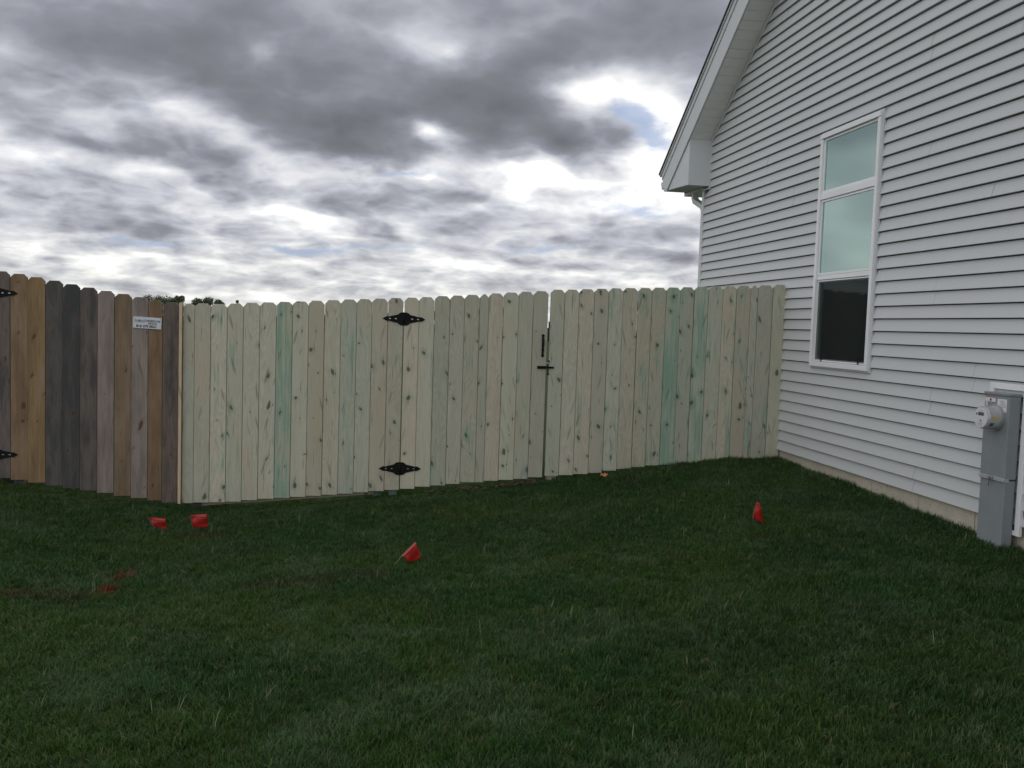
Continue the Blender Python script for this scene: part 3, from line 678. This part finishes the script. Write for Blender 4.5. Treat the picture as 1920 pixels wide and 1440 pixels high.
# backing above planks (shows in the joints)
mb = MB().prism([(X0+.01, 11.02, rake_b(11.02)+.008), (W, 11.02, rake_b(11.02)+.008), (W, RY, rake_b(RY)+.008), (X0+.01, RY, rake_b(RY)+.008)], (0, 0, .02)); hb(mb.build('soffit_backing', WRAP, house))
hb(MB().prism([(W-.022, 11.01, 2.31+.11), (W-.022, RY, rake_b(RY)), (W-.022, RY, rake_b(RY)-.035), (W-.022, 11.01, 2.375)], (.014, 0, 0)).build('rake_channel', TRIM, house))
TIP = 12.0
def ztop(y): return 3.682 - SL*(y-9.723) if y > RY else 3.682 - SL*(2*RY-y-9.723)
hb(MB().prism([(X0-.018, 11.80, ztop(11.80)-.40), (X0-.018, RY, ztop(RY)-.41), (X0-.018, RY, ztop(RY)-.085), (X0-.018, TIP, ztop(TIP)-.085), (X0-.018, TIP, ztop(TIP)-.19)], (.016, 0, 0), .002).build('rake_fascia', TRIM, house))
hb(MB().prism([(X0-.030, TIP+.0, ztop(TIP)-.105), (X0-.030, RY, ztop(RY)-.105), (X0-.030, RY, ztop(RY)-.03), (X0-.030, TIP+.0, ztop(TIP)-.03)], (.04, 0, 0), .002).build('rake_moulding', TRIM, house))
hb(MB().prism([(X0-.018, RY, ztop(RY)-.41), (X0-.018, YN-.7, ztop(YN-.7)-.41), (X0-.018, YN-.7, ztop(YN-.7)-.03), (X0-.018, RY, ztop(RY)-.03)], (.016, 0, 0)).build('rake_fascia', TRIM, house))
# boxed eave return
ZB = 1.85
hb(MB().prism([(X0, 11.02, ZB), (X0, 11.985, ZB+.05), (X0, 11.985, ztop(11.985)-.12), (X0, 11.02, rake_b(11.02)+.05)], (.298, 0, 0), .002).build('eave_box', TRIM, house))
hb(MB().box(W-.024, W+.001, 10.995, 11.018, ZB-.04, 2.43, .002).box(W-.024, W+.001, 11.019, 11.19, ZB-.04, ZB-.012, .002).build('box_channel', TRIM, house))
# eave soffit and fascia running away from us behind the gable
hb(MB().box(W, 12.2, YC+.02, TIP-.02, ZB+.0, ZB+.03).build('eave_soffit', SOFFIT, house))
hb(MB().box(W, 12.2, TIP-.02, TIP, ZB+.0, ztop(TIP)-.1).build('eave_fascia', TRIM, house))
# roof with a shingle edge
for s, ye in ((1, TIP+.05), (-1, 2*RY-TIP-.05)):
    k_ = [(X0-.045, RY, ztop(RY)+.0), (X0-.045, ye, 3.682-SL*(TIP+.05-9.723)), (12.3, ye, 3.682-SL*(TIP+.05-9.723)), (12.3, RY, ztop(RY))]
    hb(MB().prism(k_, (0, 0, -.028), 0).build('roof_deck', TRIM, house))
    hb(MB().prism([(x, y, z+.002) for x, y, z in [(X0-.058, RY, ztop(RY)), (X0-.058, ye+.01*s, 3.682-SL*(TIP+.06-9.723)), (12.3, ye+.01*s, 3.682-SL*(TIP+.06-9.723)), (12.3, RY, ztop(RY))]], (0, 0, .026), 0).build('shingles', SHINGLE, house))
# gutter and downspout
gz = ztop(TIP)-.125
hb(MB().prism([(X0+.0, TIP+.004, gz-.10), (X0, TIP+.075, gz-.10), (X0, TIP+.115, gz-.03), (X0, TIP+.125, gz), (X0, TIP+.004, gz)], (8.2, 0, 0), .002).build('gutter', TRIM, house))
hb(MB().prism([(W+.12, 11.66, ZB-.0), (W+.12, 11.74, ZB), (W+.12, 11.745, ZB-.07), (W+.12, 11.40, ZB-.28), (W+.12, 11.262, ZB-.31), (W+.12, 11.262, ZB-.40), (W+.12, 11.31, ZB-.37)], (.01, 0, 0)).build('scrap', TRIM, None)); bpy.data.objects.remove(HK.pop())
def sqtube(pts, w_, d_, name):
    rings = []; b = bmesh.new(); pts = [Vector(p) for p in pts]
    for i, p in enumerate(pts):
        d = (pts[min(i+1, len(pts)-1)]-pts[max(i-1, 0)]).normalized(); nx = Vector((1, 0, 0)); ny = d.cross(nx).normalized()
        rings.append([b.verts.new(p+nx*w_*a+ny*d_*c) for a, c in ((-.5, -.5), (.5, -.5), (.5, .5), (-.5, .5))])
    for r0, r1 in zip(rings, rings[1:]):
        for q in range(4): b.faces.new((r0[q], r0[(q+1) % 4], r1[(q+1) % 4], r1[q]))
    b.faces.new(rings[0]); b.faces.new(rings[-1][::-1])
    m_ = MB(); m_.b.free(); m_.b = b; return m_.build(name, TRIM, house)
hb(sqtube([(W+.04, 11.68, ZB+.02), (W+.04, 11.68, ZB-.06), (W+.04, 11.64, ZB-.11), (W+.04, 11.36, ZB-.21), (W+.04, 11.31, ZB-.26), (W+.04, 11.30, ZB-.32), (W+.04, 11.30, -1.25)], .075, .065, 'downspout'))
# window
win = MB().box(W-.052, W-.002, WY0, WY1, WZ1-.045, WZ1, .003).box(W-.046, W-.002, WY0, WY1, WZ0, WZ0+.045, .003).box(W-.046, W-.002, WY0, WY0+.042, WZ0+.046, WZ1-.046, .003).box(W-.046, W-.002, WY1-.042, WY1, WZ0+.046, WZ1-.046, .003).build('window', WHITE, house); hb(win)
hb(MB().box(W-.026, W-.004, WY0-.016, WY1+.016, WZ1+.0005, WZ1+.016, .002).box(W-.026, W-.004, WY0-.016, WY0-.0005, WZ0-.016, WZ1, .002).box(W-.026, W-.004, WY1+.0005, WY1+.016, WZ0-.016, WZ1, .002).box(W-.026, W-.004, WY0, WY1, WZ0-.016, WZ0-.0005, .002).build('window_channel', TRIM, house))
M1, M2 = (1.278, 1.352), (.525, .578)
iy0, iy1 = WY0+.043, WY1-.043
def ringbox(x0, x1, y0, y1, z0, z1, w_):
    return MB().box(x0, x1, y0, y1, z1-w_, z1, .002).box(x0, x1, y0, y1, z0, z0+w_, .002).box(x0, x1, y0, y0+w_, z0+w_, z1-w_, .002).box(x0, x1, y1-w_, y1, z0+w_, z1-w_, .002)
SASH = [(M1[1]-.012, WZ1-.046, .022, 'top'), (M2[1]-.01, M1[0], .022, 'mid'), (WZ0+.046, M2[0], .026, 'low')]
MB().box(W-.040, W-.004, iy0, iy1, M1[0]+.001, M1[1]-.013, .003).build('mullion', WHITE, win)
MB().box(W-.030, W+.0, iy0, iy1, M2[0]+.001, M2[1]-.011, .003).build('meeting_rail', WHITE, win)
gl, t = mat('tinted_window_glass')
g1 = t.node('ShaderNodeBsdfGlossy'); g1.inputs['Roughness'].default_value = .09; g1.inputs['Color'].default_value = (.74, .96, .89, 1)
g2 = t.node('ShaderNodeBsdfTransparent'); g2.inputs['Color'].default_value = (.58, .80, .72, 1)
lw = t.node('ShaderNodeFresnel'); lw.inputs['IOR'].default_value = 1.5
mx = t.node('ShaderNodeMixShader'); t.put(mx.inputs[0], t.m('ADD', .36, t.m('MULTIPLY', lw.outputs[0], 1.0), clamp=True)); t.l.new(g2.outputs[0], mx.inputs[1]); t.l.new(g1.outputs[0], mx.inputs[2]); t.l.new(mx.outputs[0], t.out.inputs[0])
b = t.node('ShaderNodeBump'); t.put(b.inputs['Height'], t.noise(t.node('ShaderNodeTexCoord').outputs['Object'], 1.4, 1)); b.inputs['Strength'].default_value = .10; b.inputs['Distance'].default_value = .02; t.l.new(b.outputs[0], g1.inputs['Normal'])
gl2 = gl.copy(); gl2.name = 'lower_window_glass'
for nd in gl2.node_tree.nodes:
    if nd.type == 'BSDF_GLOSSY': nd.inputs['Roughness'].default_value = .05
    if nd.type == 'MATH' and nd.operation == 'ADD': nd.inputs[0].default_value = .12
scm, t = mat('insect_screen'); d1 = t.node('ShaderNodeBsdfDiffuse'); d1.inputs[0].default_value = (.03, .033, .035, 1); d2 = t.node('ShaderNodeBsdfTransparent')
mx = t.node('ShaderNodeMixShader'); mx.inputs[0].default_value = .35; t.l.new(d2.outputs[0], mx.inputs[1]); t.l.new(d1.outputs[0], mx.inputs[2]); t.l.new(mx.outputs[0], t.out.inputs[0])
CUR = simple('pale_curtain', (.85, .90, .86), .9)
for za, zb, fwid, nm in SASH:
    dxx = -.028 if nm != 'low' else -.012
    ringbox(W+dxx, W+dxx+.022, iy0+.001, iy1-.001, za+.001, zb-.001, fwid).build('sash', WHITE, win)
    MB().box(W+dxx+.010, W+dxx+.016, iy0+fwid, iy1-fwid, za+fwid, zb-fwid).build('pane', gl2 if nm == 'low' else gl, win)
MB().box(W-.021, W-.0205, iy0+.02, iy1-.02, WZ0+.06, M2[0]-.012).build('screen', scm, win)
ringbox(W-.024, W-.018, iy0+.012, iy1-.012, WZ0+.05, M2[0]-.004, .012).build('screen_frame', WHITE, win)
for yy in (iy0+.12, iy1-.16): MB().box(W-.028, W-.023, yy, yy+.018, WZ0+.05, WZ0+.075).build('screen_clip', BLACK, win)
# curtains inside: vertical folds that stop above the lower sash
mb = MB(); b = mb.b
NN = 60; prev = None
for i_ in range(NN+1):
    y = WY0-.05+(WY1-WY0+.1)*i_/NN; x = W+.20+.018*math.sin(i_*1.1)+.010*math.sin(i_*.37)
    a_, c_ = b.verts.new((x, y, -.29)), b.verts.new((x, y, 1.98))
    if prev and not (.40 < i_/NN < .66): b.faces.new((prev[0], a_, c_, prev[1]))
    prev = (a_, c_)
mb.build('curtain', CUR, win)
MB().box(W+.40, W+.42, WY0-.1, WY1+.1, .50, 2.0).build('roller_shade', simple('roller_shade', (.50, .56, .52), .9), win)
fin_off = Vector((W, 11.26, H-1.19)) - Vector((0, 0, H))
for o in HK: o.location = o.location - fin_off
# white mounting block trim round the meter (fixed to the wall)
by0, by1, bz0, bz1 = 5.165, 5.53, -1.26, -.276
hm = MB().box(W-.034, W-.008, by0, by1, bz1-.040, bz1, .002).box(W-.034, W-.008, by0, by0+.042, bz0, bz1-.041, .002).box(W-.034, W-.008, by1-.042, by1, bz0, bz1-.041, .002).box(W-.034, W-.008, by0+.043, by1-.043, bz0, bz0+.03, .002).build('mounting_trim', WHITE, house)
hm.location = -fin_off
# ------------------------------------------------------------------ meter pedestal
mt = empty('electric_meter', (4.11, 5.34, H-1.3)); tag(mt, 'grey electric meter pedestal with round glass meter on house wall', 'electric meter')
off = Vector((4.11, 5.34, -1.3)); MK = []
def mp(mb, name, m, parent=None, smooth=False):
    o = mb.build(name, m, parent or mt, smooth)
    if parent is None: o.location = -off
    return o
XF = 4.085; y0, y1 = 5.222, 5.458
mp(MB().box(XF, 4.165, y0, y1, -1.45, -.905, .004), 'lower_case', METERGREY)
mp(MB().box(XF-.004, 4.166, y0-.002, y1+.002, -.897, -.352, .004), 'upper_case', METERGREY)
mp(MB().box(XF-.010, 4.168, y0-.006, y1+.006, -.352, -.334, .003), 'top_cap', METERGREY)
mp(MB().box(XF-.010, XF+.03, y0-.003, y1+.003, -.914, -.889, .002), 'joint_flange', simple('bright_flange', (.36, .38, .40), .35, var=.05))
mc = Vector((XF, 5.338, -.500))
METALL = simple('meter_ring', (.42, .44, .45), .35, metal=.6)
def disc(xa, xb, r, n=36, dy=0, dz=0): return MB().tube([(mc.x+xa, mc.y+dy, mc.z+dz), (mc.x+xb, mc.y+dy, mc.z+dz)], r, n)
mp(disc(-.004, -.022, .088), 'socket_ring', METALL)
GLS, t = mat('meter_cover'); t.p.inputs['Base Color'].default_value = (.40, .42, .43, 1); t.p.inputs['Roughness'].default_value = .18; t.p.inputs['Coat Weight'].default_value = .6
body = mp(MB().tube([(mc.x-.022, mc.y, mc.z), (mc.x-.10, mc.y, mc.z), (mc.x-.112, mc.y, mc.z)], [.078, .076, .070], 36), 'meter_body', GLS)
FACE = simple('meter_face', (.66, .67, .70), .3)
face = mp(disc(-.1125, -.1165, .066), 'meter_face', FACE)
fx = mc.x-.1172
YEL = simple('yellow_label', (.50, .40, .20), .5); STK = simple('white_sticker', (.66, .66, .67), .5); LCD = simple('lcd', (.09, .10, .095), .25); REDB = simple('red_band', (.42, .16, .18), .5)
MB().box(fx, fx+.001, mc.y-.030, mc.y+.026, mc.z+.012, mc.z+.034).build('display', LCD, face)
MB().box(fx, fx+.001, mc.y+.034, mc.y+.046, mc.z+.014, mc.z+.028).build('sensor', LCD, face)
MB().tube([(fx, mc.y-.002, mc.z-.022), (fx+.001, mc.y-.002, mc.z-.022)], .009, 16).build('button', INKG, face)
mb = MB()
for q_, (ww, zz) in enumerate(((.026, .046), (.018, .041), (.05, -.038), (.044, -.045), (.030, -.052))): mb.box(fx, fx+.001, mc.y-ww/2, mc.y+ww/2, mc.z+zz-.001, mc.z+zz+.001)
mb.build('printed_lines', INKG, face)
# warning label curved round the meter side
mb = MB(); b = mb.b; pv = None
for i_ in range(7):
    a_ = math.radians(166+i_*3); r = .0785; yy = mc.y + r*math.cos(a_); zz = mc.z + r*math.sin(a_)
    p0, p1 = b.verts.new((mc.x-.035, yy, zz)), b.verts.new((mc.x-.088, yy, zz))
    if pv: b.faces.new((pv[0], p0, p1, pv[1]))
    pv = (p0, p1)
mb.build('side_label', YEL, body)
mb = MB(); b = mb.b; pv = None
for i_ in range(5):
    a_ = math.radians(203+i_*5); r = .0785; yy = mc.y + r*math.cos(a_); zz = mc.z + r*math.sin(a_)
    p0, p1 = b.verts.new((mc.x-.070, yy, zz)), b.verts.new((mc.x-.098, yy, zz))
    if pv: b.faces.new((pv[0], p0, p1, pv[1]))
    pv = (p0, p1)
mb.build('optical_port', LCD, body)
s1_ = mp(MB().box(XF-.0058, XF-.0045, 5.352, 5.452, -.398, -.372), 'sticker', STK)
MB().box(XF-.0066, XF-.0059, 5.352, 5.452, -.372, -.364).build('sticker_band', REDB, s1_)
MB().tube([(XF-.0062, 5.398, -.386), (XF-.0059, 5.398, -.386)], .009, 12).build('sticker_emblem', INK, s1_)
s2_ = mp(MB().box(XF-.0058, XF-.0045, 5.243, 5.332, -.458, -.374), 'sticker', STK)
mb = MB()
for zz, ya_, yb_ in ((-.388, 5.27, 5.31), (-.398, 5.262, 5.30), (-.408, 5.255, 5.315), (-.418, 5.25, 5.30), (-.428, 5.252, 5.295)): mb.box(XF-.0064, XF-.0059, ya_, yb_, zz-.0018, zz+.0018)
mb.build('sticker_print', INKG, s2_)
s3_ = mp(MB().box(XF-.0058, XF-.0045, 5.428, 5.444, -.55, -.40), 'sticker', STK)
mb = MB()
for i_ in range(11): mb.box(XF-.0064, XF-.0059, 5.431, 5.441, -.545+i_*.013, -.545+i_*.013+random.choice((.003, .006)))
mb.build('sticker_print', INKG, s3_)
lc = mp(MB().box(XF-.022, XF-.011, 5.318, 5.356, -.910, -.888, .002), 'hasp', STEEL)
MB().tube([(XF-.024, 5.335, -.905), (XF-.026, 5.34, -.955)], .0028, 6).build('seal_tag', simple('red_seal', (.22, .04, .05), .5), lc)
mp(MB().tube([(4.19, 5.10, -.15), (4.185, 5.11, -.75), (4.185, 5.12, -1.1), (4.185, 5.09, -1.22), (4.185, 5.02, -1.16), (4.185, 5.0, -1.06)], .005, 6), 'cable', simple('red_cable', (.12, .05, .05), .5), None, True)

# ------------------------------------------------------------------ marker flags and litter
RED, t = mat('red_vinyl'); p = t.node('ShaderNodeTexCoord').outputs['Object']
t.put(t.p.inputs['Base Color'], t.vm('SCALE', (.52, .022, .018), scale=t.m('ADD', .8, t.m('MULTIPLY', t.noise(p, 30, 2), .4)))); t.p.inputs['Roughness'].default_value = .35
tr = t.node('ShaderNodeBsdfTranslucent'); tr.inputs[0].default_value = (.7, .03, .02, 1); mx = t.node('ShaderNodeMixShader'); mx.inputs[0].default_value = .25
t.l.new(t.p.outputs[0], mx.inputs[1]); t.l.new(tr.outputs[0], mx.inputs[2]); t.l.new(mx.outputs[0], t.out.inputs[0])
WIRE = simple('flag_wire', (.30, .28, .26), .4, metal=.6); PRT = simple('flag_print', (.10, .012, .012), .5); HEM = simple('orange_hem', (.70, .14, .08), .45)
def flag(corners, staff_px, label, lines=True, foot=None, hem=None):
    """corners: outline of the vinyl as seen, staff foot on the lawn; the flag stands in an upright plane through the foot"""
    ft = on_ground(*staff_px); Y = ft.y
    root = empty('marker_flag', relz(ft)); tag(root, label, 'flag', 'red utility marker flags in the lawn')
    P = [fence_at(px, py, Y) for px, py in corners]
    P = [Vector((q.x-ft.x, 0, q.z-ft.z)) for q in P]
    # subdivided, slightly rumpled sheet from a quad
    n = 10; b = MB(); vv = {}
    for i in range(n+1):
        for j in range(n+1):
            s, r = i/n, j/n; q = P[0].lerp(P[1], s).lerp(P[3].lerp(P[2], s), r)
            q = q + Vector((0, .008*math.sin(s*5+r*2)+.005*math.sin(r*7+s*3), .0)); vv[i, j] = b.b.verts.new(q)
    for i in range(n):
        for j in range(n): b.b.faces.new((vv[i, j], vv[i+1, j], vv[i+1, j+1], vv[i, j+1]))
    o = b.build('flag_sheet', RED, root, True); md = o.modifiers.new('thick', 'SOLIDIFY'); md.thickness = .0012
    side = hem if hem else (0, 3)
    top = P[side[0]]; low = P[side[1]]
    MB().tube([Vector((0, 0, -.06)), low*.999+Vector((0, -.004, 0)), top+Vector((0, -.004, 0))], .0016, 6).build('staff', WIRE, root)
    if lines:
        m2 = MB()
        for k_ in range(4):
            r0 = .2+.16*k_
            a = P[0].lerp(P[1], .25+.05*k_).lerp(P[3].lerp(P[2], .25+.05*k_), r0); c2_ = P[0].lerp(P[1], .85).lerp(P[3].lerp(P[2], .85), r0)
            dz = Vector((0, 0, .0022)); a.y = c2_.y = -.016
            m2.prism([a-dz, c2_-dz, c2_+dz, a+dz], (0, .0006, 0))
        m2.build('printed_lines', PRT, root)
    return root, P
flag([(278, 971), (311, 972.5), (312, 992), (289, 988)], (284, 1003), 'leftmost red marker flag in front of the weathered pickets')
flag([(357, 967), (388, 963.5), (390, 988), (362, 989.5)], (359, 1003), 'square red marker flag in front of the edge where old and new fence meet')
r_, P = flag([(754, 1041), (779, 1016), (790, 1046), (768, 1055)], (722, 1066), 'red marker flag leaning over on its wire in mid lawn', hem=(1, 0))
m2 = MB(); a, b_ = P[0], P[1]; nrm = Vector((b_.z-a.z, 0, -(b_.x-a.x))).normalized()*.009
m2.prism([a+Vector((0, -.02, 0)), b_+Vector((0, -.02, 0)), b_+nrm+Vector((0, -.02, 0)), a+nrm+Vector((0, -.02, 0))], (0, .003, 0)).build('hem', HEM, r_)
r_, P = flag([(1418.5, 942), (1422.5, 942), (1433, 982), (1411, 970)], (1416, 992), 'narrow drooping red marker flag in the lawn near the house wall', lines=False)
# orange litter
LEAF = simple('orange_leaf', (.50, .20, .09), .7)
q = on_ground(1132, 900)
mb = MB(); cpt = mb.b.verts.new((0, 0, .02)); ring = [mb.b.verts.new((.045*math.cos(a)*random.uniform(.7, 1.1), .03*math.sin(a)*random.uniform(.7, 1.1), random.uniform(.0, .035))) for a in [i*math.pi/5 for i in range(10)]]
for i in range(10): mb.b.faces.new((cpt, ring[i], ring[(i+1) % 10]))
o = mb.build('orange_leaf', LEAF, None, loc=relz(q)+Vector((0, 0, .035))); o.modifiers.new('thick', 'SOLIDIFY').thickness = .0015
tag(o, 'crumpled orange leaf lying on the grass before the right fence panel', 'leaf')

# ------------------------------------------------------------------ distant trees beyond the fence
LF, t = mat('tree_leaf'); oi = t.noise(t.node('ShaderNodeNewGeometry').outputs['Position'], 2.2, 2)
t.put(t.p.inputs['Base Color'], t.ramp(oi, [(.35, (.030, .050, .026)), (.65, (.085, .115, .060))])); t.p.inputs['Roughness'].default_value = .6
BARK = simple('bark', (.07, .055, .045), .95, var=.2)
def tree(px, topy, halfw_px, dist, label, lobes, leaf=.13, n=2600, seed=0):
    rnd = random.Random(seed); c = fence_at(px, topy, dist); gx, gz = c.x, ground_rel(c.x, dist)
    hgt = c.z-gz; R = halfw_px/FPX*dist
    root = empty('tree', (gx, dist, gz+H)); tag(root, label, 'tree', 'trees far beyond the fence')
    tk = MB().tube([(0, 0, -.2), (.03, 0, hgt*.3), (.0, .05, hgt*.6), (.02, 0, hgt*.85)], [.13, .10, .07, .02], 8)
    cents = []
    for (ox, oz, rr) in lobes:
        cc = Vector((ox*R, rnd.uniform(-.3, .3)*R, hgt*oz)); cents.append((cc, rr*R))
        tk.tube([(0, 0, hgt*.35), (cc.x*.5, cc.y*.5, (hgt*.35+cc.z)/2+.1), tuple(cc), tuple(cc+Vector((0, 0, rr*R*.6)))], [.06, .045, .025, .01], 6)
    tk.build('trunk', BARK, root)
    vs, fs = [], []
    for i in range(n):
        cc, rr = rnd.choice(cents)
        while True:
            q = Vector((rnd.uniform(-1, 1), rnd.uniform(-1, 1), rnd.uniform(-1, 1)))
            if q.length <= 1: break
        k = noise.noise(q*2.3+cc*3); q = q*(1+.45*k)
        if rnd.random() < .25: q *= 1.15
        p = cc+Vector((q.x*rr, q.y*rr, q.z*rr*.9)); s = leaf*rnd.uniform(.5, 1.3)
        a = Vector((rnd.gauss(0, 1), rnd.gauss(0, 1), rnd.gauss(0, 1))).normalized(); b2 = a.orthogonal().normalized()
        bi = len(vs); vs += [p-a*s*.5, p+b2*s*.3, p+a*s*.5, p-b2*s*.3]; fs.append((bi, bi+1, bi+2, bi+3))
    me = bpy.data.meshes.new('crown'); me.from_pydata([tuple(x) for x in vs], [], fs); me.materials.append(LF)
    o = bpy.data.objects.new('crown', me); C.objects.link(o); o.parent = root
tree(300, 556, 26, 80, 'feathery tree showing above the weathered pickets, left of the other trees', [(-.7, .88, .42), (-.1, .90, .36), (.4, .86, .40), (0, .72, .7)], seed=1)
tree(333, 554, 16, 78, 'tree with a ragged tall top just left of the old and new fence joint', [(0, .90, .5), (.35, .93, .35), (-.5, .84, .5), (.2, .72, .8)], seed=2)
tree(383, 559, 20, 80, 'dark rounded tree with two humps just right of the fence joint', [(-.55, .87, .45), (.35, .92, .40), (0, .74, .8)], seed=3, leaf=.15, n=3200)
tree(410, 564, 12, 84, 'low dark tree beside the two humped tree beyond the fence', [(0, .93, .6), (.4, .88, .5), (-.3, .75, .9)], seed=4)
tree(445, 563, 6, 80, 'thin sprig of a treetop, rightmost above the new fence', [(0, .97, .45), (.2, .88, .6)], seed=5, n=260)
